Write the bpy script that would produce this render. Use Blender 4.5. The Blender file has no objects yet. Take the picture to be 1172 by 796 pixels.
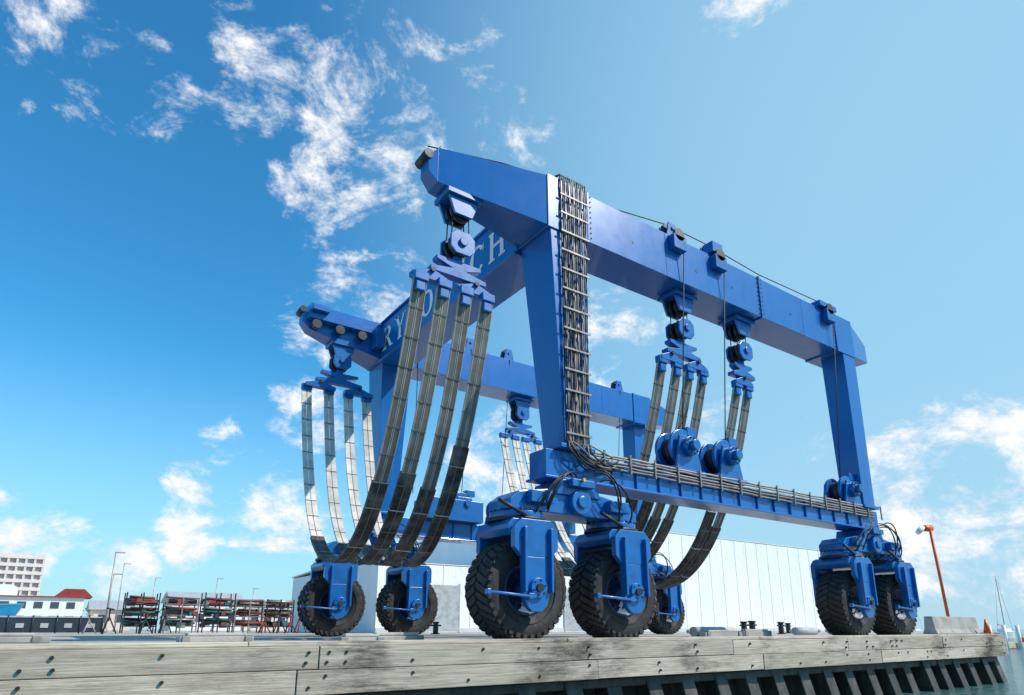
import bpy, bmesh, math, random
from mathutils import Vector, Matrix
R=random.Random(7)
scene=bpy.context.scene
rad=math.radians

# ------------------------------------------------------------------ materials
def newmat(name):
    m=bpy.data.materials.new(name); m.use_nodes=True
    nt=m.node_tree; b=nt.nodes['Principled BSDF']
    return m,nt,b
def N(nt,t,**kw):
    n=nt.nodes.new(t)
    for k,v in kw.items(): setattr(n,k,v)
    return n
def mixc(nt,fac,a,b,blend='MIX'):
    n=N(nt,'ShaderNodeMix',data_type='RGBA',blend_type=blend)
    for sock,v in ((n.inputs[0],fac),(n.inputs[6],a),(n.inputs[7],b)):
        if isinstance(v,bpy.types.NodeSocket): nt.links.new(v,sock)
        elif isinstance(v,(int,float)): sock.default_value=v
        else: sock.default_value=(*v,1)
    return n.outputs[2]
def noise(nt,scale,detail=5,rough=.6,vec=None,stretch=None):
    n=N(nt,'ShaderNodeTexNoise'); n.inputs['Scale'].default_value=scale
    n.inputs['Detail'].default_value=detail; n.inputs['Roughness'].default_value=rough
    if vec is None:
        g=N(nt,'ShaderNodeNewGeometry'); vec=g.outputs['Position']
    if stretch:
        mp=N(nt,'ShaderNodeMapping'); mp.inputs['Scale'].default_value=stretch
        nt.links.new(vec,mp.inputs['Vector']); vec=mp.outputs['Vector']
    nt.links.new(vec,n.inputs['Vector']); return n.outputs['Fac']
def rng(nt,v,a,b,c=0,d=1):
    n=N(nt,'ShaderNodeMapRange'); nt.links.new(v,n.inputs['Value'])
    for i,x in enumerate((a,b,c,d)): n.inputs[i+1].default_value=x
    return n.outputs['Result']
def mat(name,col,rough=.5,metal=0,dirt=.3,dirtcol=None,scale=2.0,stretch=None,bump=0,bscale=30,coat=0,var=True,lo=.45,hi=.7,detail=8,drough=.65,rv=.1):
    m,nt,b=newmat(name)
    dc=dirtcol or tuple(c*.35 for c in col)
    f=rng(nt,noise(nt,scale,detail,drough,stretch=stretch),lo,hi,0,dirt)
    c=mixc(nt,f,col,dc)
    if var:
        a=N(nt,'ShaderNodeAttribute',attribute_name='var')
        c=mixc(nt,1.0,c,a.outputs['Color'],'MULTIPLY')
    nt.links.new(c,b.inputs['Base Color'])
    b.inputs['Metallic'].default_value=metal
    nt.links.new(rng(nt,noise(nt,scale*1.5,3),.3,.7,max(.05,rough-rv),min(1,rough+rv)),b.inputs['Roughness'])
    if coat: b.inputs['Coat Weight'].default_value=coat; b.inputs['Coat Roughness'].default_value=.06
    if bump:
        bp=N(nt,'ShaderNodeBump'); bp.inputs['Strength'].default_value=bump; bp.inputs['Distance'].default_value=.02
        nt.links.new(noise(nt,bscale,6,stretch=stretch),bp.inputs['Height']); nt.links.new(bp.outputs['Normal'],b.inputs['Normal'])
    return m
M_blue=mat('blue_paint',(.0025,.125,.42),.30,dirt=.35,dirtcol=(.004,.075,.25),scale=1.6,stretch=(2.6,2.6,.14),detail=4,drough=.5,coat=.3,lo=.52,hi=.78,rv=.025)
M_blue2=mat('blue_paint_worn',(.003,.122,.40),.32,dirt=.6,dirtcol=(.008,.05,.14),scale=3.5,detail=5,drough=.55,coat=.3,lo=.5,hi=.78,rv=.04)
M_rim=mat('rim_paint',(.008,.045,.12),.5,dirt=.6,dirtcol=(.02,.02,.025),scale=5)
M_rub=mat('tyre_rubber',(.016,.015,.016),.72,dirt=.7,dirtcol=(.06,.052,.046),scale=4,bump=.3,bscale=25)
M_steel=mat('galvanised_steel',(.42,.40,.38),.45,.4,dirt=.6,dirtcol=(.20,.14,.10),scale=5)
M_clamp=mat('clamp_steel',(.27,.235,.21),.5,.3,dirt=.7,dirtcol=(.10,.075,.06),scale=7)
M_dark=mat('dark_steel',(.03,.032,.036),.5,.3,dirt=.4,scale=5)
M_hose=mat('hose_brown',(.25,.205,.175),.55,dirt=.8,dirtcol=(.11,.09,.075),scale=6)
M_black=mat('black_hose',(.015,.015,.016),.5,dirt=.3,scale=6)
M_strap=mat('sling_webbing',(.66,.61,.545),.85,dirt=.75,dirtcol=(.34,.305,.27),scale=2.5,bump=.3,bscale=40,lo=.4,hi=.68)
M_pad=mat('sling_pad',(.028,.026,.026),.75,dirt=.8,dirtcol=(.19,.17,.15),scale=2.6,bump=.4,bscale=40,lo=.44,hi=.70)
M_rung=mat('sling_tie',(.14,.13,.12),.8,dirt=.4,scale=6)
M_white=mat('white_paint',(.80,.80,.78),.5,dirt=.12,scale=3)
M_letter=mat('letter_white',(.88,.88,.87),.5,dirt=.05,scale=3)
M_yel=mat('yellow_plastic',(.7,.42,.02),.4,dirt=.2,scale=5)
M_orange=mat('orange_paint',(.75,.12,.02),.45,dirt=.3,scale=4)
M_conc=mat('concrete_block',(.40,.37,.33),.85,dirt=.7,scale=1.5,bump=.4,bscale=20)
M_grey=mat('grey_pvc',(.42,.43,.44),.6,dirt=.6,scale=3)
M_red=mat('red_paint',(.28,.03,.025),.6,dirt=.5,scale=3)
M_brown=mat('brown_timber',(.16,.085,.05),.8,dirt=.6,scale=4)
M_green=mat('green_paint',(.03,.14,.12),.6,dirt=.5,scale=4)
M_navy=mat('navy_paint',(.02,.03,.05),.5,dirt=.5,scale=3)
M_glass=mat('window_glass',(.06,.08,.10),.15,dirt=.2,scale=1,var=False)
M_cream=mat('cream_stucco',(.68,.58,.52),.8,dirt=.2,scale=.3)
M_foliage=mat('foliage',(.05,.085,.03),.8,dirt=.8,dirtcol=(.02,.04,.015),scale=.3)
M_pile=mat('wet_timber_pile',(.035,.03,.026),.55,dirt=.8,dirtcol=(.12,.10,.085),scale=3,stretch=(1,1,.4),bump=.6,bscale=14)

def mat_plank(name):
    m,nt,b=newmat(name)
    grain=noise(nt,3,10,.7,stretch=(.5,14,14))
    c=mixc(nt,rng(nt,grain,.3,.7),(.36,.285,.215),(.70,.60,.475))
    blot=rng(nt,noise(nt,1.3,9,.72,stretch=(.5,1,2.0)),.47,.68,0,.7)
    c=mixc(nt,blot,c,(.27,.205,.15))
    n1=noise(nt,.5,3,.5,stretch=(1,1,.6)); n2=noise(nt,3.0,12,.8,stretch=(.35,1,1.8))
    ad=N(nt,'ShaderNodeMath',operation='ADD'); nt.links.new(n1,ad.inputs[0]); nt.links.new(n2,ad.inputs[1])
    black=rng(nt,ad.outputs[0],1.03,1.24,0,.92)
    c=mixc(nt,black,c,(.04,.031,.025))
    a=N(nt,'ShaderNodeAttribute',attribute_name='var')
    c=mixc(nt,1.0,c,a.outputs['Color'],'MULTIPLY')
    nt.links.new(c,b.inputs['Base Color']); b.inputs['Roughness'].default_value=.88
    bp=N(nt,'ShaderNodeBump'); bp.inputs['Strength'].default_value=.8; bp.inputs['Distance'].default_value=.014
    nt.links.new(grain,bp.inputs['Height']); nt.links.new(bp.outputs['Normal'],b.inputs['Normal'])
    return m
M_plank=mat_plank('weathered_timber')

def mat_ground():
    m,nt,b=newmat('yard_concrete')
    c=mixc(nt,rng(nt,noise(nt,.5,9,.7),.35,.68),(.48,.43,.365),(.32,.28,.235))
    c=mixc(nt,rng(nt,noise(nt,6,6,.7),.5,.75,0,.5),c,(.16,.14,.115))
    nt.links.new(c,b.inputs['Base Color']); b.inputs['Roughness'].default_value=.9
    bp=N(nt,'ShaderNodeBump'); bp.inputs['Strength'].default_value=.4; bp.inputs['Distance'].default_value=.01
    nt.links.new(noise(nt,25,6),bp.inputs['Height']); nt.links.new(bp.outputs['Normal'],b.inputs['Normal'])
    return m
M_ground=mat_ground()
def mat_water():
    m,nt,b=newmat('water')
    nt.links.new(mixc(nt,rng(nt,noise(nt,.15,4),.35,.65),(.05,.13,.13),(.08,.18,.17)),b.inputs['Base Color'])
    b.inputs['Roughness'].default_value=.08; b.inputs['IOR'].default_value=1.33
    n1=noise(nt,1.6,6,.6,stretch=(1,1.6,1)); n2=noise(nt,.35,3,.5)
    ad=N(nt,'ShaderNodeMath',operation='ADD'); nt.links.new(n1,ad.inputs[0]); nt.links.new(n2,ad.inputs[1])
    bp=N(nt,'ShaderNodeBump'); bp.inputs['Strength'].default_value=.9; bp.inputs['Distance'].default_value=.22
    nt.links.new(ad.outputs[0],bp.inputs['Height']); nt.links.new(bp.outputs['Normal'],b.inputs['Normal'])
    return m
M_water=mat_water()
def mat_wrap():
    m,nt,b=newmat('white_sheet_wall')
    c=mixc(nt,rng(nt,noise(nt,.6,8,.65,stretch=(1.4,1.4,.35)),.42,.7,0,.45),(.84,.84,.84),(.68,.69,.71))
    a=N(nt,'ShaderNodeAttribute',attribute_name='var')
    c=mixc(nt,1.0,c,a.outputs['Color'],'MULTIPLY')
    nt.links.new(c,b.inputs['Base Color']); b.inputs['Roughness'].default_value=.5
    bp=N(nt,'ShaderNodeBump'); bp.inputs['Strength'].default_value=.45; bp.inputs['Distance'].default_value=.2
    nt.links.new(noise(nt,1.3,5,.6,stretch=(1.5,1,.5)),bp.inputs['Height']); nt.links.new(bp.outputs['Normal'],b.inputs['Normal'])
    return m
M_wrap=mat_wrap()

# ------------------------------------------------------------------ mesh builder
class MB:
    def __init__(s): s.v=[];s.f=[];s.c=[];s.sm=[]
    def add(s,vs,fs,var=1,smooth=False):
        o=len(s.v); s.v+= [tuple(p) for p in vs]
        for f in fs: s.f.append([i+o for i in f]); s.c.append(var); s.sm.append(smooth)
    def hexa(s,p,var=1):
        s.add(p,[(0,3,2,1),(4,5,6,7),(0,1,5,4),(1,2,6,5),(2,3,7,6),(3,0,4,7)],var)
    def box(s,x0,x1,y0,y1,z0,z1,var=1,M=None):
        p=[(x0,y0,z0),(x1,y0,z0),(x1,y1,z0),(x0,y1,z0),(x0,y0,z1),(x1,y0,z1),(x1,y1,z1),(x0,y1,z1)]
        if M: p=[M@Vector(q) for q in p]
        s.hexa(p,var)
    def cbox(s,c,d,var=1,rz=0,ry=0,rx=0):
        M=Matrix.Translation(c)@Matrix.Rotation(rz,4,'Z')@Matrix.Rotation(ry,4,'Y')@Matrix.Rotation(rx,4,'X')
        s.box(-d[0]/2,d[0]/2,-d[1]/2,d[1]/2,-d[2]/2,d[2]/2,var,M)
    def prism(s,prof,y0,y1,var=1,axis='Y'):
        n=len(prof)
        if axis=='Y': a=[(x,y0,z) for x,z in prof]; b=[(x,y1,z) for x,z in prof]
        elif axis=='X': a=[(y0,x,z) for x,z in prof]; b=[(y1,x,z) for x,z in prof]
        else: a=[(x,z,y0) for x,z in prof]; b=[(x,z,y1) for x,z in prof]
        s.add(a+b,[list(range(n)),list(range(2*n-1,n-1,-1))]+[(i,(i+1)%n,n+(i+1)%n,n+i) for i in range(n)],var)
    def cyl(s,c,axis,r,h,n=20,r2=None,var=1,smooth=True):
        r2=r if r2 is None else r2
        ax=Vector(axis).normalized(); q=ax.to_track_quat('Z','Y'); c=Vector(c)
        a=[];b=[]
        for i in range(n):
            t=2*math.pi*i/n; d=Vector((math.cos(t),math.sin(t),0))
            a.append(c+q@(d*r+Vector((0,0,-h/2)))); b.append(c+q@(d*r2+Vector((0,0,h/2))))
        o=len(s.v); s.v+=[tuple(p) for p in a+b]
        for i in range(n):
            s.f.append([o+i,o+(i+1)%n,o+n+(i+1)%n,o+n+i]); s.c.append(var); s.sm.append(smooth)
        s.f.append([o+i for i in range(n)][::-1]); s.c.append(var); s.sm.append(False)
        s.f.append([o+n+i for i in range(n)]); s.c.append(var); s.sm.append(False)
    def rod(s,p,q,r,n=8,var=1):
        p=Vector(p);q=Vector(q); s.cyl((p+q)/2,q-p,r,(q-p).length,n,var=var)
    def tube(s,pts,r,n=6,var=1):
        pts=[Vector(p) for p in pts]; rings=[]
        for i,p in enumerate(pts):
            t=(pts[min(i+1,len(pts)-1)]-pts[max(i-1,0)]).normalized()
            q=t.to_track_quat('Z','Y'); rings.append([p+q@Vector((r*math.cos(2*math.pi*k/n),r*math.sin(2*math.pi*k/n),0)) for k in range(n)])
        o=len(s.v)
        for g in rings: s.v+=[tuple(x) for x in g]
        for i in range(len(rings)-1):
            for k in range(n):
                s.f.append([o+i*n+k,o+i*n+(k+1)%n,o+(i+1)*n+(k+1)%n,o+(i+1)*n+k]); s.c.append(var); s.sm.append(True)
    def lathe(s,c,prof,n=48,var=1,smooth=True):
        o=len(s.v); m=len(prof)
        for i in range(n):
            t=2*math.pi*i/n
            for (y,r) in prof: s.v.append((c[0]+r*math.cos(t),c[1]+y,c[2]+r*math.sin(t)))
        for i in range(n):
            for k in range(m):
                s.f.append([o+i*m+k,o+i*m+(k+1)%m,o+((i+1)%n)*m+(k+1)%m,o+((i+1)%n)*m+k]); s.c.append(var); s.sm.append(smooth)
    def build(s,name,m,parent=None,bevel=0,recalc=True,loc=None):
        me=bpy.data.meshes.new(name); me.from_pydata(s.v,[],s.f); me.update()
        ca=me.color_attributes.new('var','FLOAT_COLOR','CORNER')
        for pi,p in enumerate(me.polygons):
            v=s.c[pi]; v=(v,v,v) if isinstance(v,(int,float)) else v
            for l in p.loop_indices: ca.data[l].color=(*v,1)
            p.use_smooth=s.sm[pi]
        if recalc:
            bm=bmesh.new(); bm.from_mesh(me); bmesh.ops.recalc_face_normals(bm,faces=bm.faces); bm.to_mesh(me); bm.free()
        me.materials.append(m)
        ob=bpy.data.objects.new(name,me); scene.collection.objects.link(ob)
        if parent: ob.parent=parent
        if bevel:
            bv=ob.modifiers.new('bevel','BEVEL'); bv.width=bevel; bv.segments=2; bv.limit_method='ANGLE'; bv.angle_limit=rad(35)
        return ob
def empty(name,loc=(0,0,0)):
    e=bpy.data.objects.new(name,None); scene.collection.objects.link(e); return e

# ================================================================== BOAT HOIST
H=empty('boat_hoist')
YN,YF=9.72,18.2          # frame centre lines
ZB,ZT=8.3,9.48           # top beams bottom / top

def frame(yc,sgn,tag):
    def Y(v): return yc+sgn*v
    b=MB()
    y0,y1=Y(-.5),Y(.5)
    b.prism([(8.4,ZB),(18.35,ZB),(18.35,ZT),(8.4,ZT)],y0,y1)
    for xx in (8.42,14.6,18.33):
        b.box(xx-.035,xx+.035,min(y0,y1)-.035,max(y0,y1)+.035,ZB-.04,ZT+.04)
    b.prism([(7.3,ZB-.05),(8.38,ZB-.05),(8.38,ZT+.03),(7.3,ZT+.03)],Y(-.53),Y(.56))
    xo=[(7.3,ZB-.02,ZT),(5.05,8.70,ZT+.02),(4.85,8.92,ZT-.22)]
    outer=[Y(-.51),Y(.10),Y(.14)]; inner=[Y(.54),Y(.52),Y(.48)]
    for i in range(2):
        (xa,za,ta),(xb,zb,tb)=xo[i],xo[i+1]
        b.hexa([(xa,outer[i],za),(xb,outer[i+1],zb),(xb,inner[i+1],zb),(xa,inner[i],za),(xa,outer[i],ta),(xb,outer[i+1],tb),(xb,inner[i+1],tb),(xa,inner[i],ta)])
    b.hexa([(19.3,Y(-.48),8.34),(20.7,Y(-.2),8.55),(20.7,Y(.4),8.55),(19.3,Y(.48),8.34),(19.3,Y(-.48),ZT),(20.7,Y(-.2),9.15),(20.7,Y(.4),9.15),(19.3,Y(.48),ZT)])
    b.prism([(18.37,ZB-.03),(19.3,ZB-.03),(19.3,ZT+.02),(18.37,ZT+.02)],Y(-.52),Y(.52))
    zb=3.55; zt=ZB-.05
    b.hexa([(7.62,Y(-.5),zb),(8.25,Y(-.5),zb),(8.25,Y(.14),zb),(7.62,Y(.14),zb),(7.38,Y(-.5),zt),(8.36,Y(-.5),zt),(8.36,Y(.55),zt),(7.38,Y(.55),zt)])
    b.hexa([(18.6,Y(-.5),zb),(19.2,Y(-.5),zb),(19.2,Y(.12),zb),(18.6,Y(.12),zb),(18.62,Y(-.5),ZB-.03),(19.28,Y(-.5),ZB-.03),(19.28,Y(.2),ZB-.03),(18.62,Y(.2),ZB-.03)])
    for z in (zb+.03,):
        b.box(7.5,8.36,min(Y(-.57),Y(.22)),max(Y(-.57),Y(.22)),z-.05,z+.03)
        b.box(18.5,19.3,min(Y(-.57),Y(.2)),max(Y(-.57),Y(.2)),z-.05,z+.03)
    a0,a1=sorted((Y(-.4),Y(.12)))
    b.prism([(7.25,2.98),(19.45,2.98),(19.45,3.5),(7.25,3.5)],a0,a1)
    b.box(7.2,19.5,a0-.06,a1+.06,2.93,2.975)
    for k in range(15): b.box(8.9+k*.68,8.93+k*.68,a0-.05,a0-.002,2.98,3.49)
    b.box(8.5,18.3,Y(0)-.05,Y(0)+.05,ZT+.005,ZT+.07)
    # weld seams on the beam web
    for xx in (10.9,16.6): b.box(xx-.008,xx+.008,min(y0,y1)-.006,max(y0,y1)+.006,ZB+.005,ZT-.005)
    b.build(tag+'_frame',M_blue,H,bevel=.018)
    return Y
Yn=frame(YN,1,'near'); Yf=frame(YF,-1,'far')

b=MB()
b.box(7.28,8.2,YN+.57,YF-.57,8.22,9.42)
b.box(7.22,8.26,YN+.57,YF-.57,8.14,8.215)
b.box(7.22,8.26,YN+.57,YF-.57,9.425,9.48)
b.build('transverse_beam',M_blue,H,bevel=.015)

def letters(text,ystart,pitch,z0,h,xf):
    b=MB()
    T=.21;t=.12;S=.07
    def q(pts,yo,w):
        vs=[(xf,yo-u*w,z0+v*h) for u,v in pts]+[(xf-.006,yo-u*w,z0+v*h) for u,v in pts]
        n=len(pts)
        b.add(vs,[list(range(n)),list(range(2*n-1,n-1,-1))]+[(i,(i+1)%n,n+(i+1)%n,n+i) for i in range(n)])
    def stem(u,yo,w,serT=True,serB=True,th=T,v0=0,v1=1):
        q([(u,v0),(u+th,v0),(u+th,v1),(u,v1)],yo,w)
        if serT: q([(u-.09,1-S),(u-.002,1-S),(u-.002,1),(u-.09,1)],yo,w); q([(u+th+.002,1-S),(u+th+.09,1-S),(u+th+.09,1),(u+th+.002,1)],yo,w)
        if serB: q([(u-.09,0),(u-.002,0),(u-.002,S),(u-.09,S)],yo,w); q([(u+th+.002,0),(u+th+.09,0),(u+th+.09,S),(u+th+.002,S)],yo,w)
    def arc(cu,cv,ru,rv,a0,a1,yo,w,n=16):
        for i in range(n):
            A=a0+(a1-a0)*i/n;B=a0+(a1-a0)*(i+1)/n
            def ring(A):
                th=t*.7+(T-t*.4)*abs(math.cos(A))
                return (cu+ru*math.cos(A),cv+rv*math.sin(A)),(cu+(ru-th)*math.cos(A),cv+(rv-t*.8)*math.sin(A))
            o1,i1=ring(A);o2,i2=ring(B)
            q([i1,o1,o2,i2],yo,w)
    w=h*.88
    for k,ch in enumerate(text):
        yo=ystart-k*pitch
        if ch=='H': stem(.1,yo,w);stem(.73,yo,w);q([(.31,.45),(.73,.45),(.73,.55),(.31,.55)],yo,w)
        if ch=='I': stem(.4,yo,w)
        if ch in 'RB':
            stem(.1,yo,w)
            arc(.32,.74,.46 if ch=='B' else .5,.26,-math.pi/2,math.pi/2,yo,w)
            q([(.31,.93),(.34,.93),(.34,1),(.31,1)],yo,w)
        if ch=='B': arc(.32,.27,.56,.27,-math.pi/2,math.pi/2,yo,w); q([(.31,0),(.34,0),(.34,.07),(.31,.07)],yo,w)
        if ch=='R': q([(.42,.46),(.64,.46),(1.02,.0),(.78,.0)],yo,w); q([(1.02,0),(1.08,0),(1.08,.05),(.99,.05)],yo,w)
        if ch=='O': arc(.5,.5,.5,.51,0,2*math.pi,yo,w,28)
        if ch=='C': arc(.52,.5,.5,.51,rad(38),rad(322),yo,w,24); q([(.88,.7),(.94,.7),(.94,.98),(.88,.9)],yo,w)
        if ch=='V': q([(.04,1),(.27,1),(.58,.0),(.46,.0)],yo,w); q([(.51,.08),(.58,.0),(.96,1),(.85,1)],yo,w); q([(-.04,.94),(.36,.94),(.36,1),(-.04,1)],yo,w);q([(.76,.94),(1.05,.94),(1.05,1),(.76,1)],yo,w)
        if ch=='Y': q([(.02,1),(.25,1),(.60,.46),(.42,.46)],yo,w); q([(.50,.5),(.60,.46),(.95,1),(.84,1)],yo,w); stem(.41,yo,w,False,True,v1=.48); q([(-.04,.94),(.34,.94),(.34,1),(-.04,1)],yo,w);q([(.74,.94),(1.04,.94),(1.04,1),(.74,1)],yo,w)
    b.build('beam_lettering',M_letter,H,recalc=True)
letters('RYBOVICH',17.45,.86,8.44,.76,7.275)

# ------------------------------------------------------------ wheels / bogies
def wheel(bt,br,c,seed):
    x,y,z=c; w=.35
    prof=[(-w*.82,.46),(-w*.95,.50),(-w*1.04,.60),(-w*1.08,.70),(-w*1.02,.79),(-w*.86,.842),(w*.86,.842),(w*1.02,.79),(w*1.08,.70),(w*1.04,.60),(w*.95,.50),(w*.82,.46)]
    bt.lathe(c,prof,64)
    n=34
    for side in (-1,1):
        for i in range(n):
            t=2*math.pi*(i+(.5 if side>0 else 0))/n
            M=Matrix.Translation(c)@Matrix.Rotation(-t,4,'Y')@Matrix.Translation((0,side*w*.5,0))@Matrix.Rotation(side*rad(26),4,'X')
            bt.box(.82,.872,-w*.50,w*.48,-.05,.05,1.25,M)
            M2=Matrix.Translation(c)@Matrix.Rotation(-t,4,'Y')@Matrix.Translation((0,side*w*.985,0))
            bt.box(.765,.842,-.026,.026,-.042,.042,1,M2)
    for side in (-1,1):
        bt.lathe((x,y+side*w*1.045,z),[(-.012,.585),(.012,.585),(.012,.60),(-.012,.60)],40)
    prof=[(-w*.85,.455),(-w*.85,.41),(-w*.45,.37),(-w*.35,.16),(w*.35,.16),(w*.45,.37),(w*.85,.41),(w*.85,.455)]
    br.lathe(c,prof,40)
    br.cyl(c,(0,1,0),.15,.95,20)
    for sd in (-1,1):
        for i in range(12):
            t=2*math.pi*i/12
            br.cyl((x+.27*math.cos(t),y+sd*w*.45,z+.27*math.sin(t)),(0,1,0),.022,.06,6)
def octo(w,z0,z1,c=.16,x=0): return [(x-w+c,z0),(x+w-c,z0),(x+w,z0+c),(x+w,z1-c),(x+w-c,z1),(x-w+c,z1),(x-w,z1-c),(x-w,z0+c)]
def bogie(xc,yc,sgn,tag):
    bt,br,bb,bw,bs=MB(),MB(),MB(),MB(),MB()
    bb.prism([(xc-.55,2.62),(xc+.55,2.62),(xc+.42,2.925),(xc-.42,2.925)],yc-.42,yc+.42)
    bb.prism([(xc-1.55,2.26),(xc+1.55,2.26),(xc+1.55,2.44),(xc+1.35,2.6),(xc+.6,2.72),(xc-.6,2.72),(xc-1.35,2.6),(xc-1.55,2.44)],yc-.36,yc+.36)
    bb.cyl((xc,yc,2.5),(0,1,0),.24,1.0,24)
    bb.cyl((xc,yc,2.5),(0,1,0),.12,1.1,16)
    for sx in (-1,1):
        x=xc+sx*1.17
        wheel(bt,br,(x,yc,.872),sx)
        bw.cyl((x,yc,2.17),(0,0,1),.5,.12,28)
        bs.cyl((x,yc,2.09),(0,0,1),.54,.06,28)
        for i in range(16):
            t=2*math.pi*i/16; bs.cyl((x+.46*math.cos(t),yc+.46*math.sin(t),2.245),(0,0,1),.025,.05,6)
        bw.prism(octo(.52,1.78,2.06,.1,x),yc-.5,yc+.5)
        for sd in (-1,1):
            yy=yc+sd*.56
            bw.prism(octo(.47,1.40,2.05,.15,x),yy-.06,yy+.06)
            pr=[(x-.29,1.40),(x-.27,.75),(x-.22,.58),(x-.10,.48),(x+.10,.48),(x+.22,.58),(x+.27,.75),(x+.29,1.40)]
            bw.prism(pr,yy-.055,yy+.055)
            bw.box(x-.305,x-.255,yy-.055+sd*.09,yy+.055+sd*.09,.8,1.9)
            bw.box(x+.255,x+.305,yy-.055+sd*.09,yy+.055+sd*.09,.8,1.9)
            bw.cyl((x,yy+sd*.08,.875),(0,1,0),.17,.1,24)
            bs.cyl((x,yy+sd*.14,.875),(0,1,0),.07,.06,16)
            for i in range(6):
                t=2*math.pi*i/6+.3; bs.cyl((x+.13*math.cos(t),yy+sd*.135,.875+.13*math.sin(t)),(0,1,0),.016,.03,6)
        yo=yc-.72
        bs.rod((x-.15,yc-.5,2.13),(x-.75,yc-.55,2.34),.035)
        bw.rod((x-1.05,yo,.78),(x-.1,yo,.72),.026)
        bw.cbox((x-1.06,yo,.78),(.07,.09,.09)); bw.cbox((x-.2,yo+.06,.73),(.1,.16,.1))
    bw.cbox((xc-.95,yc-.45,2.5),(.5,.16,.22)); bw.cbox((xc+.95,yc-.45,2.5),(.5,.16,.22))
    bw.cbox((xc,yc-.5,2.85),(.55,.14,.14))
    bh=MB()
    for i in range(7):
        s=R.choice((-1,1)); a=R.uniform(.1,.5)
        p0=Vector((xc+s*a,yc-.45-R.uniform(0,.1),2.95+R.uniform(0,.3))); p3=Vector((xc+s*R.uniform(.8,1.3),yc-.5,2.2+R.uniform(0,.2)))
        p1=p0+Vector((s*.3,-.25,R.uniform(.0,.3))); p2=p3+Vector((R.uniform(-.1,.1),-.2,.3))
        pts=[]
        for k in range(13):
            t=k/12; pts.append(p0*(1-t)**3+p1*3*t*(1-t)**2+p2*3*t*t*(1-t)+p3*t**3)
        bh.tube(pts,.018)
    bt.build(tag+'_tyres',M_rub,H,bevel=.006); br.build(tag+'_rims',M_rim,H)
    bb.build(tag+'_equaliser',M_blue2,H,bevel=.02); bw.build(tag+'_yokes',M_blue2,H,bevel=.012)
    bs.build(tag+'_bolts',M_dark,H); bh.build(tag+'_hoses',M_black,H)
bogie(7.95,9.62,1,'near_left_bogie'); bogie(18.85,9.62,1,'near_right_bogie')
bogie(7.7,18.3,-1,'far_left_bogie'); bogie(18.85,18.3,-1,'far_right_bogie')

# ------------------------------------------------------------ cable runs on near column
bh,bc,bk=MB(),MB(),MB()
yo=YN-.5
for i in range(13):
    u=i/12
    pts=[]
    x_top=7.62+u*.70; x_bot=7.65+u*.55
    w=R.uniform(.003,.009)
    for k in range(26):
        t=k/25; z=9.35-(9.35-3.62)*t
        pts.append((x_top+(x_bot-x_top)*t+w*math.sin(k*1.3+i),yo-.06-.015*(i%2),z))
    top=[(x_top-.02*i,yo+.3,9.62+.05*(i%3)),(x_top,yo+.1,9.66+.05*(i%3)),(x_top,yo-.05,9.6)]
    (bh if i%4 else bk).tube(top+pts,.018,var=R.uniform(.7,1.4))
for k in range(13):
    z=9.1-k*.44; t=(9.35-z)/5.73
    xa=7.58+.03*t; xb=8.38-.14*t
    bc.box(xa,xb,yo-.112,yo-.095,z-.018,z+.018)
ya=YN-.4
for i in range(5):
    z=3.30+i*.068
    pts=[(8.3+.45*k,ya-.09-.02*(i%2),z+R.uniform(-.012,.012)) for k in range(25)]
    bh.tube(pts,.02 if i%2 else .024,var=R.uniform(.9,1.9))
for k in range(16):
    x=8.6+k*.72
    bc.box(x,x+.04,ya-.15,ya-.125,3.24,3.64)
for i in range(13):
    x0=7.65+R.uniform(0,.6); x1=8.4+R.uniform(0,.7); dz=R.uniform(.05,.45); dy=R.uniform(.06,.2)
    p0=Vector((x0,yo-.08,3.66));p3=Vector((x1,ya-.1,3.25+R.uniform(0,.3)))
    p1=p0+Vector((R.uniform(-.3,.1),-dy,-dz));p2=p3+Vector((-.35,-dy,-dz*.8))
    pts=[]
    for k in range(15):
        t=k/14; pts.append(p0*(1-t)**3+p1*3*t*(1-t)**2+p2*3*t*t*(1-t)+p3*t**3)
    (bk if i%3 else bh).tube(pts,.016)
bh.build('hose_run',M_hose,H); bc.build('cable_clamps',M_clamp,H); bk.build('black_hoses',M_black,H)

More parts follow.
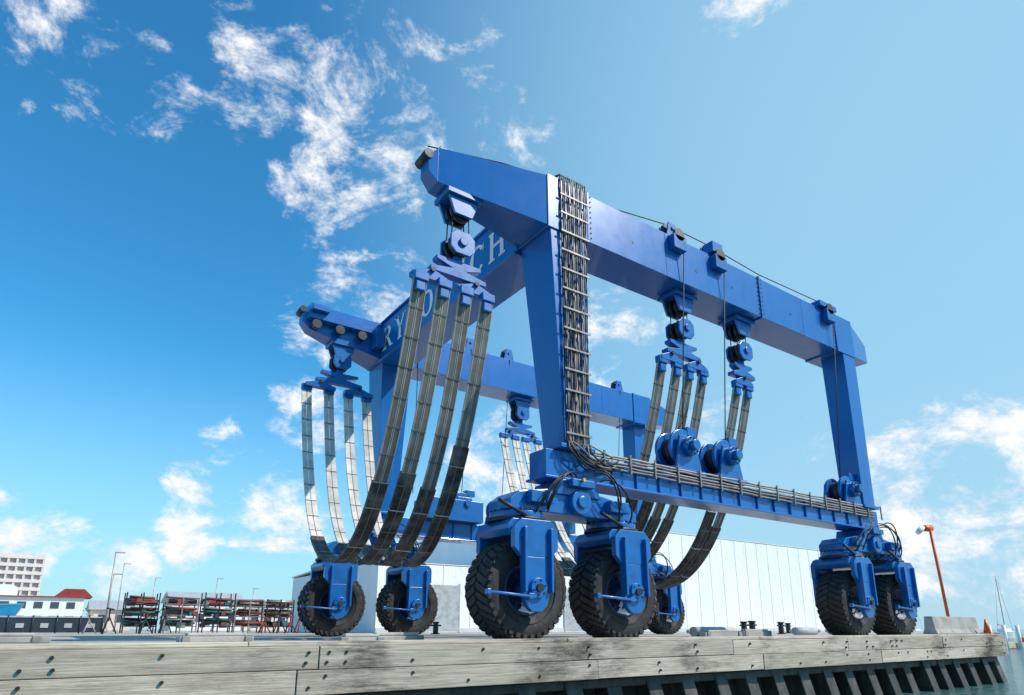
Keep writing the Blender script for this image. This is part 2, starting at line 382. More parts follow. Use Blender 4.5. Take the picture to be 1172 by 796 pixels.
# ------------------------------------------------------------ hoist blocks
bb,bd,bcab=MB(),MB(),MB()
def bow(b,xc,yc,z0,z1,wt,wm,th):
    zm=(z0+z1)/2
    b.prism([(xc-wt,z0),(xc+wt,z0),(xc+wt,z0+.1),(xc+wm,zm),(xc+wt*.8,z1-.08),(xc+wt*.8,z1),(xc-wt*.8,z1),(xc-wt*.8,z1-.08),(xc-wm,zm),(xc-wt,z0+.1)],yc-th,yc+th)
def block(xc,yc,zhook,zbeam,spread,bars):
    bb.box(xc-.4,xc+.4,yc-.3,yc+.3,zbeam-.12,zbeam-.01)
    for s in (-1,1):
        bb.prism([(xc-.34,zbeam-.13),(xc+.34,zbeam-.13),(xc+.2,zbeam-.5),(xc-.2,zbeam-.5)],yc+s*.2-.03,yc+s*.2+.03)
        bd.cyl((xc,yc+s*.09,zbeam-.33),(0,1,0),.24,.08,24)
    zs=zhook+.72
    for s in (-1,1):
        bd.cyl((xc,yc+s*.1,zs),(0,1,0),.25,.09,24)
        bb.prism(octo(.27,zs-.26,zs+.24,.12,xc),yc+s*.2-.025,yc+s*.2+.025)
        for q in (-.2,.2):
            bcab.rod((xc+q,yc+s*.1,zs),(xc+q*.9,yc+s*.1,zbeam-.3),.013,6)
    bb.cyl((xc,yc,zs),(0,1,0),.09,.55,16)
    bb.cyl((xc,yc,zs-.36),(0,0,1),.1,.24,16)
    bow(bb,xc,yc,zhook,zhook+.36,spread,.16,.1)
    for (bx,hw) in bars:
        bb.prism([(bx-hw,zhook-.22),(bx+hw,zhook-.22),(bx+hw,zhook-.12),(bx+.1,zhook-.01),(bx-.1,zhook-.01),(bx-hw,zhook-.12)],yc-.09,yc+.09)
        bd.cyl((bx,yc,zhook-.02),(0,1,0),.05,.3,10)
block(5.6,9.95,6.78,8.6,.62,[(5.02,.4),(5.99,.4)])
block(6.15,17.95,7.25,8.55,.7,[(5.6,.45),(6.78,.45)])
block(11.85,9.75,6.62,8.28,.6,[(11.4,.36),(12.35,.36)])
block(14.2,9.75,6.62,8.28,.45,[(14.2,.36)])
block(13.0,18.2,7.0,8.28,.6,[(12.5,.36),(13.5,.36)])
block(15.2,18.2,7.0,8.28,.45,[(15.2,.36)])
bb.build('hoist_blocks',M_blue2,H,bevel=.01); bd.build('sheaves',M_dark,H)

# ------------------------------------------------------------ slings
bs,bp,bru,bhk=MB(),MB(),MB(),MB()
def ribbon(b,P,u0,u1,th,var0,off=0):
    n=len(P); vs=[];fs=[]
    for i,p in enumerate(P):
        t=(P[min(i+1,n-1)]-P[max(i-1,0)]).normalized(); nrm=Vector((0,-t.z,t.y)).normalized()
        for u,h in ((u0,-th),(u1,-th),(u1,th),(u0,th)): vs.append(p+Vector((u,0,0))+nrm*(h+off))
    for i in range(n-1):
        for k in range(4): fs.append((i*4+k,i*4+(k+1)%4,(i+1)*4+(k+1)%4,(i+1)*4+k))
    fs.append((0,1,2,3)); fs.append(tuple((n-1)*4+k for k in (3,2,1,0)))
    b.add(vs,fs,var0)
def sling(xn,zn,xf,zf,yn=9.85,yf=18.05,zb=1.62,ym=13.7,k=2.3):
    hw=.14
    n=150; P=[]
    wob=R.uniform(0,6)
    for i in range(n+1):
        s=-1+2*i/n
        y=ym+(s*(yf-ym) if s>0 else s*(ym-yn))
        D=(zf if s>0 else zn)-zb
        z=zb+D*(math.cosh(k*s)-1)/(math.cosh(k)-1)
        x=xn+(xf-xn)*(y-yn)/(yf-yn)+.02*math.sin(wob+s*5)*(1-s*s)
        P.append(Vector((x,y,z)))
    L=[0]
    for i in range(n): L.append(L[-1]+(P[i+1]-P[i]).length)
    tot=L[-1]; m=int(tot/.14); Q=[];j=0
    for i in range(m+1):
        d=tot*i/m
        while j<n-1 and L[j+1]<d: j+=1
        f=(d-L[j])/(L[j+1]-L[j]); Q.append(P[j].lerp(P[j+1],f))
    a=int(m*R.uniform(.23,.31)); c=int(m*R.uniform(.56,.62))
    for u0,u1 in ((-hw,-.012),(.012,hw)):
        ribbon(bs,Q[:a+1],u0,u1,.022,R.uniform(.24,.34)); ribbon(bs,Q[c:],u0,u1,.022,R.uniform(.88,1.08))
        ribbon(bs,Q[:a+1],u0-.001,u0+.014,.027,.75); ribbon(bs,Q[:a+1],u1-.014,u1+.001,.027,.75)
    for u0,u1 in ((-hw-.02,-.006),(.006,hw+.02)):
        ribbon(bp,Q[a-2:c+3],u0,u1,.04,R.uniform(.8,1.4))
        ribbon(bs,Q[a-2:c+3],u1-.012,u1+.002,.044,.4)
    for i in range(0,m,4):
        t=(Q[i+1]-Q[i]).normalized(); pad=a-2<=i<=c+2
        nrm=Vector((0,-t.z,t.y)).normalized()
        th=.048 if pad else .031; w=.010; e=.024 if pad else .004
        p=[]
        for sg in (-1,1):
            for uu,ww in ((-hw-e,-w),(hw+e,-w),(hw+e,w),(-hw-e,w)):
                p.append(Q[i]+Vector((uu,0,0))+t*ww+nrm*sg*th)
        (bru if not pad or i%8 else bs).hexa(p,R.uniform(.6,1.4))
    for q in (Q[0],Q[-1]):
        bhk.cbox(q+Vector((0,0,.03)),(.30,.16,.18)); bhk.cbox(q+Vector((0,0,-.16)),(.2,.1,.2))
for (a,za,c,zc) in ((4.77,6.5,5.24,7.0),(5.27,6.5,5.9,7.0),(5.75,6.5,6.5,7.0),(6.24,6.5,7.08,7.0)):
    sling(a,za,c,zc)
for (a,c) in ((11.12,12.25),(11.65,12.75),(12.1,13.2),(12.6,13.75)):
    sling(a,6.36,c,6.75,yn=9.75,yf=18.15)
for (a,c) in ((13.97,15.0),(14.42,15.45)):
    sling(a,6.36,c,6.75,yn=9.75,yf=18.15,zb=1.4)
bs.build('sling_webbing',M_strap,H); bp.build('sling_pads',M_pad,H); bru.build('sling_ties',M_rung,H); bhk.build('sling_shackles',M_blue2,H,bevel=.02)

# ------------------------------------------------------------ winches, sheaves, cables
bb,bd=MB(),MB()
def winch(x,yc,z=4.0,r=.42):
    bb.box(x-.5,x+.5,yc-.4,yc+.35,3.51,3.62)
    bb.prism([(x-.42,3.62),(x+.42,3.62),(x+.25,z+.25),(x-.25,z+.25)],yc-.36,yc-.30)
    bb.prism([(x-.42,3.62),(x+.42,3.62),(x+.25,z+.25),(x-.25,z+.25)],yc+.26,yc+.32)
    bb.cyl((x,yc-.2,z),(0,1,0),r,.08,32); bb.cyl((x,yc+.2,z),(0,1,0),r,.08,32)
    bd.cyl((x,yc,z),(0,1,0),r*.72,.34,32)
    bb.cyl((x,yc-.42,z),(0,1,0),r*.5,.14,24); bb.cyl((x,yc-.54,z),(0,1,0),r*.28,.16,16)
    for i in range(10):
        t=2*math.pi*i/10; bd.cyl((x+r*.42*math.cos(t),yc-.5,z+r*.42*math.sin(t)),(0,1,0),.02,.03,6)
    bb.cbox((x+.3,yc-.1,z+.42),(.3,.3,.22))
for x in (11.25,12.75): winch(x,YN-.1,4.15,.44)
winch(18.15,YN-.1,4.0,.42)
for x in (10.6,12.2,17.6): winch(x,YF+.1,4.1,.42)
def topsheave(x,yc,z=ZT):
    for s in (-.09,.09): bb.prism([(x-.22,z),(x+.22,z),(x+.12,z+.42),(x-.12,z+.42)],yc+s*1.6-.02,yc+s*1.6+.02)
    bd.cyl((x,yc,z+.26),(0,1,0),.2,.1,24)
    bb.cyl((x,yc,z+.26),(0,1,0),.05,.4,10)
for x in (11.25,12.8): topsheave(x,YN-.3)
for x in (10.6,12.2,17.6): topsheave(x,YF-.3)
for x in (11.25,12.8,17.9):
    bb.box(x-.22,x+.22,YN-.68,YN-.51,ZT-.42,ZT-.05)
    bd.cyl((x,YN-.64,ZT-.02),(0,1,0),.17,.08,20)
bb.cbox((17.9,YN-.45,ZT+.1),(.9,.35,.16)); bb.cbox((12.8,YN-.45,ZT+.22),(.4,.3,.3))
for x,zz in ((11.42,4.2),(12.95,4.2),(18.05,4.0)):
    bcab.rod((x,YN-.66,ZT-.02),(x-.05,YN-.2,zz),.013,6)
for x in (10.6,12.2,17.6): bcab.rod((x,YF-.52,ZT),(x,YF,4.1),.013,6)
bcab.tube([(4.9,YN+.3,ZT+.12),(6.5,YN,ZT+.26),(7.7,YN-.2,ZT+.28),(9.5,YN-.28,ZT+.20),(11.25,YN-.3,ZT+.46),(12.8,YN-.3,ZT+.46),(15,YN-.3,ZT+.32),(17.9,YN-.4,ZT+.3)],.014)
bcab.tube([(8.6,YF-.52,4.2),(8.6,YF-.52,8.6)],.014)
for yc,s in ((YN,1),(YF,-1)):
    bd.cyl((4.84,yc+s*.32,9.28),(0,1,0),.10,.44,18)
    bb.cbox((5.35,yc+s*.3,ZT+.07),(.5,.3,.1)); bb.cbox((6.3,yc+s*.15,ZT+.06),(.7,.3,.08))
bb.box(4.95,6.9,YF-.78,YF-.56,8.95,9.15); bb.box(5.0,5.5,YF-.95,YF-.56,9.16,9.32); bb.box(6.95,7.2,YF-1.0,YF-.58,8.5,9.1)
for x in (5.2,5.9,6.6): bd.cyl((x,YF-.72,8.8),(0,1,0),.14,.12,18)
bb.box(9.2,11.2,YF-.45,YF+.6,3.52,4.2); bb.box(14.2,15.2,YF-.35,YF+.5,3.52,4.1)
bb.build('winches',M_blue2,H,bevel=.01); bd.build('sheave_wheels',M_dark,H); bcab.build('hoist_cables',M_dark,H)
b=MB(); b.cyl((7.2,YN-.15,ZT+.13),(0,0,1),.07,.2,16,.055); b.cyl((17.95,YN-.3,ZT+.3),(0,0,1),.05,.14,14); b.cyl((7.9,9.0,2.9),(0,1,0),.035,.05,12)
b.build('beacon_lamp',M_yel,H)
b=MB()
for xx in (14.52,14.68,8.5,18.25):
    for k in range(9): b.cyl((xx,YN-.515,ZB+.1+k*.13),(0,1,0),.016,.03,6)
for x in (9.8,12,13.4,16): 
    b.cyl((x,YN-.502,ZB+.5),(0,1,0),.035,.01,16)
b.build('beam_bolts',M_dark,H)

# ================================================================== QUAY
Q=empty('timber_quay')
b=MB()
ye=8.25
for row,(z0,z1) in enumerate(((-.278,-.002),(-.575,-.284))):
    x=-14+row*1.9
    while x<23.85:
        L=R.uniform(3.2,5.2); x1=min(x+L,23.85)
        if 23.85-x1<1.2: x1=23.85
        o=R.uniform(-.008,.012)
        b.box(x+.006,x1-.006,ye+o,ye+.16+o,z0+R.uniform(-.005,.005),z1-R.uniform(0,.008),R.uniform(.82,1.1)); x=x1
x=-14
while x<23.85:
    L=R.uniform(3.5,5.5); x1=min(x+L,23.85)
    b.box(x+.005,x1-.005,ye+.02,ye+.30,.002,.05+R.uniform(0,.008),R.uniform(1.05,1.2)); x=x1
for i in range(5):
    x=-14-i*.7
    while x<23.85:
        L=R.uniform(3.5,6); x1=min(x+L,23.85); y=ye+.34+i*.235
        b.box(x+.004,x1-.004,y,y+.225,-.07,-.002+R.uniform(-.006,.006),R.uniform(1.0,1.2)); x=x1
b.box(23.86,24.0,ye,12.5,-.57,0,.9)
b.build('planks',M_plank,Q,bevel=.008)
b=MB()
x=-13.5
while x<23.7:
    for z in (-.08,-.2,-.36,-.49):
        if R.random()<.6: b.cyl((x+R.uniform(-.03,.03),ye-.008,z),(0,1,0),.02,.03,8)
    x+=R.choice((.9,.25,1.0,1.6))
b.build('bolts',M_dark,Q)
b=MB()
x=3.4
while x<24:
    w=.17; yb=R.uniform(-.05,.05)
    b.hexa([(x-w+.12,ye+.0+yb,-1.75),(x+w+.12,ye+.0+yb,-1.75),(x+w+.12,ye+.36+yb,-1.75),(x-w+.12,ye+.36+yb,-1.75),
            (x-w,ye+.25+yb,-.58),(x+w,ye+.25+yb,-.58),(x+w,ye+.6+yb,-.58),(x-w,ye+.6+yb,-.58)],R.uniform(.7,1.4))
    x+=.92
b.box(-14,23.8,ye+.25,ye+.5,-.75,-.6,.8)
b.box(-14,3.2,ye+.3,ye+.6,-1.8,-.6,.6)
b.build('piles',M_pile,Q,bevel=.02)
b=MB(); b.box(-14,23.8,9.35,9.55,-2.2,-.1); b.box(23.6,23.84,ye+.6,12.5,-2.2,-.1)
b.build('sea_wall',M_pile,Q)

b=MB()
poly=[(-1500,9.5),(23.85,9.5),(23.85,9.0),(24.2,9.0),(60,24),(95,58),(420,250),(1800,900),(2500,3500),(-3500,3500),(-3500,9.5)]
b.add([(x,y,-.012) for x,y in poly],[list(range(len(poly)))])
g=b.build('ground',M_ground,recalc=False)
b=MB()
for i in range(3,9):
    (xa,ya_),(xb,yb_)=poly[i-1],poly[i]
    b.add([(xa,ya_,-.013),(xb,yb_,-.013),(xb,yb_,-2.2),(xa,ya_,-2.2)],[(0,1,2,3)])
b.build('harbour_wall',M_conc,recalc=False)
b=MB(); b.add([(-4000,-4000,-1.35),(6000,-4000,-1.35),(6000,6000,-1.35),(-4000,6000,-1.35)],[(0,1,2,3)]); b.build('water',M_water,recalc=False)

# ================================================================== YARD ITEMS
def curb(x,y,L,rz,h=.14):
    b=MB(); b.cbox((x,y,h/2),(L,.2,h),R.uniform(.9,1.2),rz); b.cbox((x,y,h+.03),(L*.8,.16,.05),1.2,rz)
    for s in (-1,1): b.cbox((x+s*L*.42*math.cos(rz),y+s*L*.42*math.sin(rz),h*.55),(.12,.26,h*1.1),.7,rz)
    b.build('wheel_stop',M_conc,bevel=.015)
curb(2.2,11.2,1.1,.1,.09);curb(4.9,10.5,1.0,.05,.09);curb(4.2,10.3,.7,-.1,.07);curb(-1.0,12.5,2.2,0,.09);curb(13.6,10.6,1.4,0,.12);curb(15.5,11.0,1.2,0,.14)
for x,y in ((22.6,16.5),(21.3,15.2),(25.5,16.8),(19.6,21),(13.2,24.5),(30.2,19.5)):
    b=MB(); b.cyl((x,y,.22),(0,0,1),.11,.44,16); b.cyl((x,y,.46),(0,0,1),.14,.06,16); b.cyl((x,y,.01),(0,0,1),.18,.04,16); b.cyl((x,y,.34),(1,0,0),.035,.5,10)
    b.build('mooring_bollard',M_dark,bevel=.008)
for x,y,L in ((15.6,12.6,1.6),(17.0,13.2,1.2),(22.4,13.8,1.7),(24.0,12.9,1.3),(25.6,14.4,1.5)):
    b=MB(); b.cyl((x,y,.13),(1,.15,0),.13,L,16); b.cyl((x-L/2-.04,y-.01,.13),(1,.15,0),.05,.12,10); b.cyl((x+L/2+.04,y+.01,.13),(1,.15,0),.05,.12,10)
    b.build('dock_fender',M_grey)
b=MB(); b.prism([(-.3,0),(.3,0),(.22,.2),(.16,.72),(-.16,.72),(-.22,.2)],30.6,34.9,axis='X')
o=b.build('concrete_barrier',M_conc,bevel=.02)
o.data.transform(Matrix.Translation((0,13.2,0)))
b=MB(); b.box(-.2,.2,-.2,.2,0,.04); b.cyl((0,0,.34),(0,0,1),.15,.6,20,.03); o=b.build('traffic_cone',M_orange); o.location=(34.7,12.6,0)
W=empty('windsock')
b=MB(); b.rod((35.3,14.3,0),(35.0,14.35,5.0),.07,12); b.rod((35.0,14.35,5.0),(34.5,14.5,5.08),.03,8); b.cyl((35.3,14.3,.05),(0,0,1),.3,.12,16)
b.build('pole',M_orange,W)
b=MB(); b.cyl((34.85,14.45,4.98),(-.9,.2,-.05),.17,.6,16,.15); b.build('sock_orange',M_orange,W)
b=MB(); b.cyl((34.38,14.56,4.86),(-.6,.15,-.5),.15,.45,16,.11); b.build('sock_white',M_white,W)

cols=[M_red,M_brown,M_steel,M_navy,M_green,M_brown]
for k,x0 in enumerate((3.2,4.9,6.8,8.6,10.3)):
    E=empty('storage_rack'); fr=MB(); y=38+R.uniform(-.5,1.5); w=1.5; hh=R.uniform(1.7,2.1)
    for xx in (x0,x0+w/2,x0+w):
        for yy in (y,y+1.1): fr.box(xx-.03,xx+.03,yy-.03,yy+.03,0,hh)
    lv=[.35,.9,1.45]
    for z in lv:
        for yy in (y,y+1.1): fr.box(x0,x0+w,yy-.025,yy+.025,z-.04,z)
        for xx in (x0,x0+w): fr.box(xx-.025,xx+.025,y,y+1.1,z-.045,z-.005)
    fr.build('frame',M_clamp if k%2 else M_dark,E)
    st=[MB() for _ in cols]
    for z in lv:
        for j in range(20):
            i=R.randrange(len(cols)); zz=z+R.uniform(.03,.36); xx=x0+R.uniform(.1,w-.1)
            if R.random()<.6: st[i].cyl((x0+w/2,y+R.uniform(0,1),zz),(1,R.uniform(-.05,.05),R.uniform(-.05,.05)),R.uniform(.03,.07),w*R.uniform(.7,1.1),8)
            else: st[i].cbox((xx,y+R.uniform(.1,.9),zz*.5+z*.5),(R.uniform(.15,.4),R.uniform(.2,.6),R.uniform(.1,.3)),R.uniform(.7,1.3))
    for i,s in enumerate(st):
        if s.v: s.build('stored_material_%d'%i,cols[i],E)
for k in range(12):
    x=R.uniform(1.2,14.5); y=R.uniform(33,37); b=MB(); h=R.uniform(.7,1.3)
    for a in range(3):
        t=a*2.1; b.rod((x+.35*math.cos(t),y+.35*math.sin(t),0),(x,y,h*.7),.03,6)
    b.rod((x,y,h*.5),(x,y,h),.03,6); b.cbox((x,y,h),(.3,.3,.05),1,0,.2)
    b.build('boat_stand',R.choice((M_red,M_steel,M_dark,M_dark)))
E=empty('mesh_fence')
b=MB()
for i in range(9): b.cyl((-5+i*.9,37,.4),(0,0,1),.03,.8,8)
b.box(-5,2.2,37.03,37.045,.04,.72)
b.build('mesh',M_navy,E)
b=MB(); b.box(-5,2.2,37.0,37.025,.7,.76); 
for i in range(8): b.box(-4.7+i*.9,-4.4+i*.9,37.0,37.025,.25,.45)
b.build('tape',M_grey,E)
E=empty('blue_work_boat')
b=MB(); 
b.hexa([(-4.4,39.6,.35),(-1.5,39.9,.35),(-1.5,40.9,.35),(-4.4,41.2,.35),(-4.7,39.2,1.25),(-1.0,39.9,1.4),(-1.0,40.9,1.4),(-4.7,41.6,1.25)])
b.build('hull',mat('boat_blue',(.02,.25,.45),.35,dirt=.3),E,bevel=.05)
b=MB(); b.box(-4.1,-2.4,39.8,41,1.3,1.9); b.box(-4.2,-2.2,39.7,41.1,1.91,1.97); b.build('cabin',M_white,E,bevel=.03)
b=MB(); b.box(-3.9,-3.3,39.78,39.8,1.45,1.8);b.box(-3.2,-2.6,39.78,39.8,1.45,1.8); b.build('windows',M_glass,E)
b=MB(); b.box(-4.2,-3.9,39.8,41,0,.36); b.box(-2.3,-2,39.8,41,0,.36); b.build('cradle',M_brown,E)
for x,y in ((9.9,27.2),(11.2,30.0)):
    b=MB(); b.cyl((x,y,.42),(0,0,1),.27,.84,18,.3); b.cyl((x,y,.86),(0,0,1),.32,.05,18); b.cyl((x,y,.93),(0,0,1),.24,.1,18,.1); b.build('blue_waste_bin',M_navy)
for x,y,h in ((2.6,42,4.3),(2.9,46,3.4),(4.4,60,5.2),(11.0,58,4.2),(7.4,66,4.6),(14.4,60,3.6)):
    b=MB(); b.cyl((x,y,h/2),(0,0,1),.05,h,8,.03); b.cbox((x+.2,y,h-.02),(.5,.1,.06)); b.cyl((x,y,.1),(0,0,1),.12,.2,10)
    b.build('lamp_post',M_steel)

def shed(name,x0,x1,y0,y1,h,seam,rise=.6):
    E=empty(name); b=MB()
    ym=(y0+y1)/2
    b.box(x0,x1,y0,y0+.1,0,h)
    x=x0
    while x<x1-.1:
        xx=min(x+seam*R.uniform(.9,1.1),x1); b.box(xx-.02,xx+.02,y0-.02,y0-.002,0,h+.02,.88); x=xx
    b.box(x0,x0+.1,y0+.12,y1,0,h); b.box(x1-.1,x1,y0+.12,y1,0,h); b.box(x0,x1,y1,y1+.1,0,h)
    b.box(x0,x1,y0-.05,y0-.004,0,.25,.7)
    b.build('walls',M_wrap,E)
    b=MB(); b.prism([(y0-.03,h+.03),(ym,h+rise),(y1+.12,h+.03),(y1+.12,h+.12),(ym,h+rise+.1),(y0-.03,h+.08)],x0-.1,x1+.1,.85,axis='X'); b.build('roof',M_wrap,E)
    b=MB(); b.box(x0+2,x0+5,y0-.06,y0-.055,.1,2.6); b.box(x0+2-.08,x0+2,y0-.07,y0-.045,0,2.7);b.box(x0+5,x0+5.08,y0-.07,y0-.045,0,2.7); b.build('door',M_grey,E)
shed('white_storage_shed',24.2,55.9,32,50,6.9,1.5,.3)
shed('white_storage_shed',14.2,24.0,33,48,3.7,1.9,.3)

E=empty('white_marina_office')
b=MB(); b.box(-14,3.2,90,104,0,3.7); b.box(-14,-3.5,90.5,104,3.75,4.9); b.build('walls',M_white,E)
b=MB(); b.prism([(0.3,3.72),(4.0,3.72),(3.1,4.6),(1.2,4.6)],90.2,97); b.box(-14.2,3.4,89.7,89.95,3.6,3.72); b.build('roof',M_red,E)
b=MB()
for i in range(11):
    for z in (.9,2.4): b.box(-13.4+i*1.5,-12.6+i*1.5,89.96,89.99,z,z+.7)
b.build('windows',M_glass,E)
E=empty('hotel_tower')
b=MB(); b.box(-30,-3.2,220,240,0,19.6); b.box(-26,-14,224,236,19.6,21.4)
for f in range(9): b.box(-30.5,-2.8,219.2,219.99,1.7+f*2.1,2.55+f*2.1,1.15)
for i in range(15): b.box(-30.2+i*1.93,-29.7+i*1.93,219.3,219.98,0,19.6,1.05)
b.build('walls',M_cream,E)
b=MB()
for f in range(9):
    for i in range(14): b.box(-29.5+i*1.93,-28.4+i*1.93,219.95,219.985,.5+f*2.1,1.65+f*2.1)
b.build('windows',M_grey,E)
for (x0,x1,y0,h,m) in ((12,20,88,3.4,M_white),(22,34,95,2.8,M_cream),(4.5,9,100,2.6,M_cream),(36,44,100,3.1,M_white)):
    E=empty('low_house'); b=MB(); b.box(x0,x1,y0,y0+8,0,h); b.build('walls',m,E)
    b=MB(); b.prism([(y0-.4,h),(y0+4,h+1.3),(y0+8.4,h)],x0-.3,x1+.3,axis='X'); b.build('roof',M_grey,E)
    b=MB(); x=x0+.8
    while x<x1-1.2: b.box(x,x+.8,y0-.02,y0-.005,1.0,2.0); x+=1.9
    b.build('windows',M_glass,E)
b=MB()
def clump(x,y,w,h):
    for i in range(int(60*w/6)):
        px=x+R.gauss(0,w*.32); pz=max(.3,h*(.15+.75*R.random()*math.exp(-((px-x)/w)**2*2))); py=y+R.uniform(-2,2); s=R.uniform(.3,.75)
        d=[Vector((R.uniform(-1,1),R.uniform(-1,1),R.uniform(-1,1)))*s for _ in range(3)]
        b.add([Vector((px,py,pz))+q for q in d],[(0,1,2)],R.uniform(.5,1.5))
x=-30
while x<80: clump(x,130+R.uniform(-8,8),R.uniform(4,9),R.uniform(2.5,5.5)); x+=R.uniform(2.5,6)
for i in range(70):
    t=i/70; clump(150+t*700,92+t*390+R.uniform(4,12),14,R.uniform(4,7)); clump(160+t*700,96+t*390,14,R.uniform(3,6))
b.build('distant_tree_line',M_foliage,recalc=False)

def sail(x,y,m=9,L=7,lean=0):
    E=empty('moored_sailboat'); b=MB(); z=-1.35
    n=9
    rows=[]
    for i in range(n):
        t=i/(n-1); w=1.1*math.sin(math.pi*min(1,t*.8+.18)); xx=x-L/2+L*t
        rows.append([(xx,y-w,z+1.0+.2*t),(xx,y-w*.6,z-.2),(xx,y+w*.6,z-.2),(xx,y+w,z+1.0+.2*t)])
    vs=[p for r in rows for p in r]; fs=[]
    for i in range(n-1):
        for k in range(4): fs.append((i*4+k,i*4+(k+1)%4,(i+1)*4+(k+1)%4,(i+1)*4+k))
    fs.append((0,1,2,3)); fs.append(tuple((n-1)*4+k for k in (3,2,1,0)))
    b.add(vs,fs); b.box(x-1.8,x+1,y-.6,y+.6,z+1.1,z+1.6); b.build('hull',M_white,E)
    b=MB(); top=(x+lean,y,z+1.4+m); b.rod((x,y,z+1.1),top,.07,8); b.rod((x,y,z+2.2),(x-2.8,y,z+2.3),.09,8)
    for q in ((x+L/2,y),(x-L/2,y)): b.rod((q[0],q[1],z+1.1),top,.025,5)
    b.build('rigging',M_grey,E)
sail(140,48,9.5); sail(205,92,11,8); sail(98,30,3.2,5); sail(118,30,2.5,5)
E=empty('floating_dock'); b=MB(); b.box(60,75,22,23.5,-1.3,-.9); b.build('deck',M_plank,E)
b=MB()
for i in range(6): b.cyl((60.5+i*2.8,21.8,-.6),(0,0,1),.15,2.2,12)
b.build('guide_piles',M_white,E)
b=MB(); 
for i in range(3): b.cyl((61+i*4.2,22.6,-.7),(1,0,0),.22,.8,12)
b.build('floats',M_orange,E)

# ================================================================== WORLD
SUN_AZ=-46; SUN_EL=45
sv=Vector((math.cos(rad(SUN_AZ))*math.cos(rad(SUN_EL)),math.sin(rad(SUN_AZ))*math.cos(rad(SUN_EL)),math.sin(rad(SUN_EL))))
w=bpy.data.worlds.new("World"); scene.world=w; w.use_nodes=True; nt=w.node_tree
bg=nt.nodes['Background']; bg.inputs['Strength'].default_value=.15
sky=N(nt,'ShaderNodeTexSky',sky_type='NISHITA'); sky.sun_disc=False; sky.sun_elevation=rad(SUN_EL); sky.sun_rotation=rad(90-SUN_AZ)
sky.air_density=1.0; sky.dust_density=.3; sky.ozone_density=2.0
hs=N(nt,'ShaderNodeHueSaturation'); hs.inputs['Saturation'].default_value=1.2; hs.inputs['Value'].default_value=1.0
nt.links.new(sky.outputs[0],hs.inputs['Color'])
skyc=mixc(nt,1.0,hs.outputs['Color'],(.52,1.34,1.40),'MULTIPLY')
tc=N(nt,'ShaderNodeTexCoord'); D=tc.outputs['Generated']
def M2(op,a,b_):
    n=N(nt,'ShaderNodeMath',operation=op)
    for s,v in ((n.inputs[0],a),(n.inputs[1],b_)):
        if isinstance(v,bpy.types.NodeSocket): nt.links.new(v,s)
        else: s.default_value=v
    return n.outputs[0]
def dirdot(d,a,b_,c,e):
    vm=N(nt,'ShaderNodeVectorMath',operation='DOT_PRODUCT'); nt.links.new(D,vm.inputs[0]); vm.inputs[1].default_value=d
    mr=N(nt,'ShaderNodeMapRange',interpolation_type='SMOOTHSTEP'); nt.links.new(vm.outputs['Value'],mr.inputs['Value'])
    for i,x in enumerate((a,b_,c,e)): mr.inputs[i+1].default_value=x
    return mr.outputs[0]
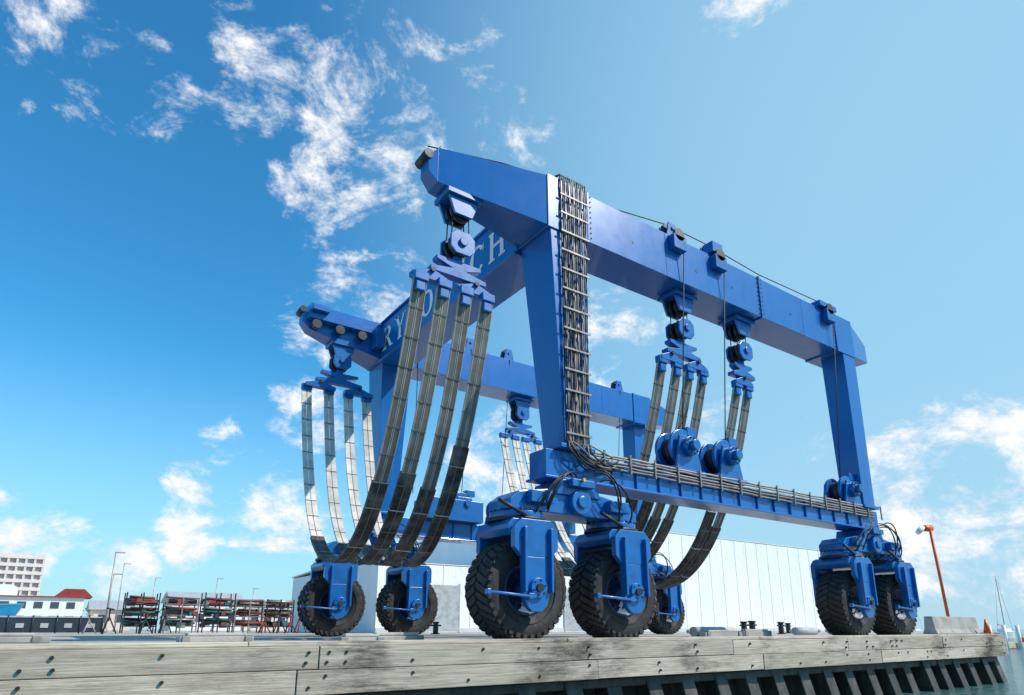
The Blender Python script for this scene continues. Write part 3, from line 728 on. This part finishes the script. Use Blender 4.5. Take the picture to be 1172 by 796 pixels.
# thin humid haze: towards the sun side and along the horizon
skyc=mixc(nt,dirdot(Vector((.88,.12,.46)).normalized(),.50,1.0,0,.85),skyc,(2.5,4.5,5.8))
skyc=mixc(nt,dirdot(Vector((0,0,1)),.40,-.05,0,.9),skyc,(3.1,4.6,5.7))
psi=rad(55.2);th=rad(15)
def skydir(X,Y):
    a=(X-586)/743;b_=(521-Y)/743
    f=math.cos(th)-b_*math.sin(th);u=math.sin(th)+b_*math.cos(th)
    return Vector((math.sin(psi)*a+math.cos(psi)*f,-math.cos(psi)*a+math.sin(psi)*f,u)).normalized()
mask=None
for X,Y,r,wt in [(20,0,.09,.8),(95,35,.085,.85),(165,90,.065,.85),(300,90,.08,.8),(345,50,.06,.75),(425,140,.12,.92),(380,210,.085,.92),(455,80,.07,.8),
    (590,140,.065,.75),(545,65,.045,.65),(860,12,.06,.9),(430,345,.09,.95),(360,380,.06,.85),(355,480,.07,.85),(700,350,.075,.9),(735,375,.06,.85),(695,420,.06,.8),(820,485,.05,.65),
    (215,605,.05,.98),(25,610,.06,.98),(135,645,.05,.98),(215,552,.035,.9),(250,505,.035,.8),(320,590,.075,.98),(370,645,.08,.9),
    (565,530,.09,.95),(530,585,.08,.95),(1035,530,.065,1),(1095,530,.075,1),(1150,515,.075,1),(1155,600,.085,1),(1060,625,.08,.95),(925,500,.04,.75),(880,550,.045,.7),(1172,650,.08,.95),(75,600,.035,.85)]:
    o=dirdot(skydir(X,Y),math.cos(r*1.55),math.cos(r*.1),0,wt)
    mask=o if mask is None else M2('MAXIMUM',mask,o)
n1=noise(nt,8.5,14,.66,vec=D,stretch=(1,1,1.6)); n1.node.inputs['Distortion'].default_value=.5
n2=noise(nt,26,10,.7,vec=D,stretch=(1,1,1.4))
base=M2('ADD',M2('MULTIPLY',n1,1.9),M2('MULTIPLY',n2,.8))
dens=M2('ADD',M2('SUBTRACT',base,1.78),M2('MULTIPLY',mask,.68))
cl=rng(nt,dens,0,.46,0,1); cl.node.interpolation_type='SMOOTHSTEP'
shade=rng(nt,M2('ADD',M2('MULTIPLY',n2,.7),M2('MULTIPLY',dens,.4)),.30,.58)
ccol=mixc(nt,shade,(5.0,5.7,6.3),(6.9,6.9,6.95))
out=mixc(nt,cl,skyc,ccol)
nt.links.new(out,bg.inputs['Color'])

sl=bpy.data.lights.new('sun','SUN'); sl.energy=4.7; sl.angle=rad(.5); sl.color=(1,.95,.87)
so=bpy.data.objects.new('sun',sl); scene.collection.objects.link(so); so.rotation_euler=sv.to_track_quat('Z','Y').to_euler()

# ================================================================== CAMERA
cam=bpy.data.cameras.new('camera'); co=bpy.data.objects.new('camera',cam); scene.collection.objects.link(co); scene.camera=co
co.location=(0,0,.2); co.rotation_euler=(rad(105),0,rad(55.2-90)); cam.lens=22.82; cam.sensor_width=36; cam.shift_y=.105; cam.clip_end=12000; cam.clip_start=.05
scene.view_settings.view_transform='Standard'; scene.view_settings.look='None'; scene.view_settings.exposure=0
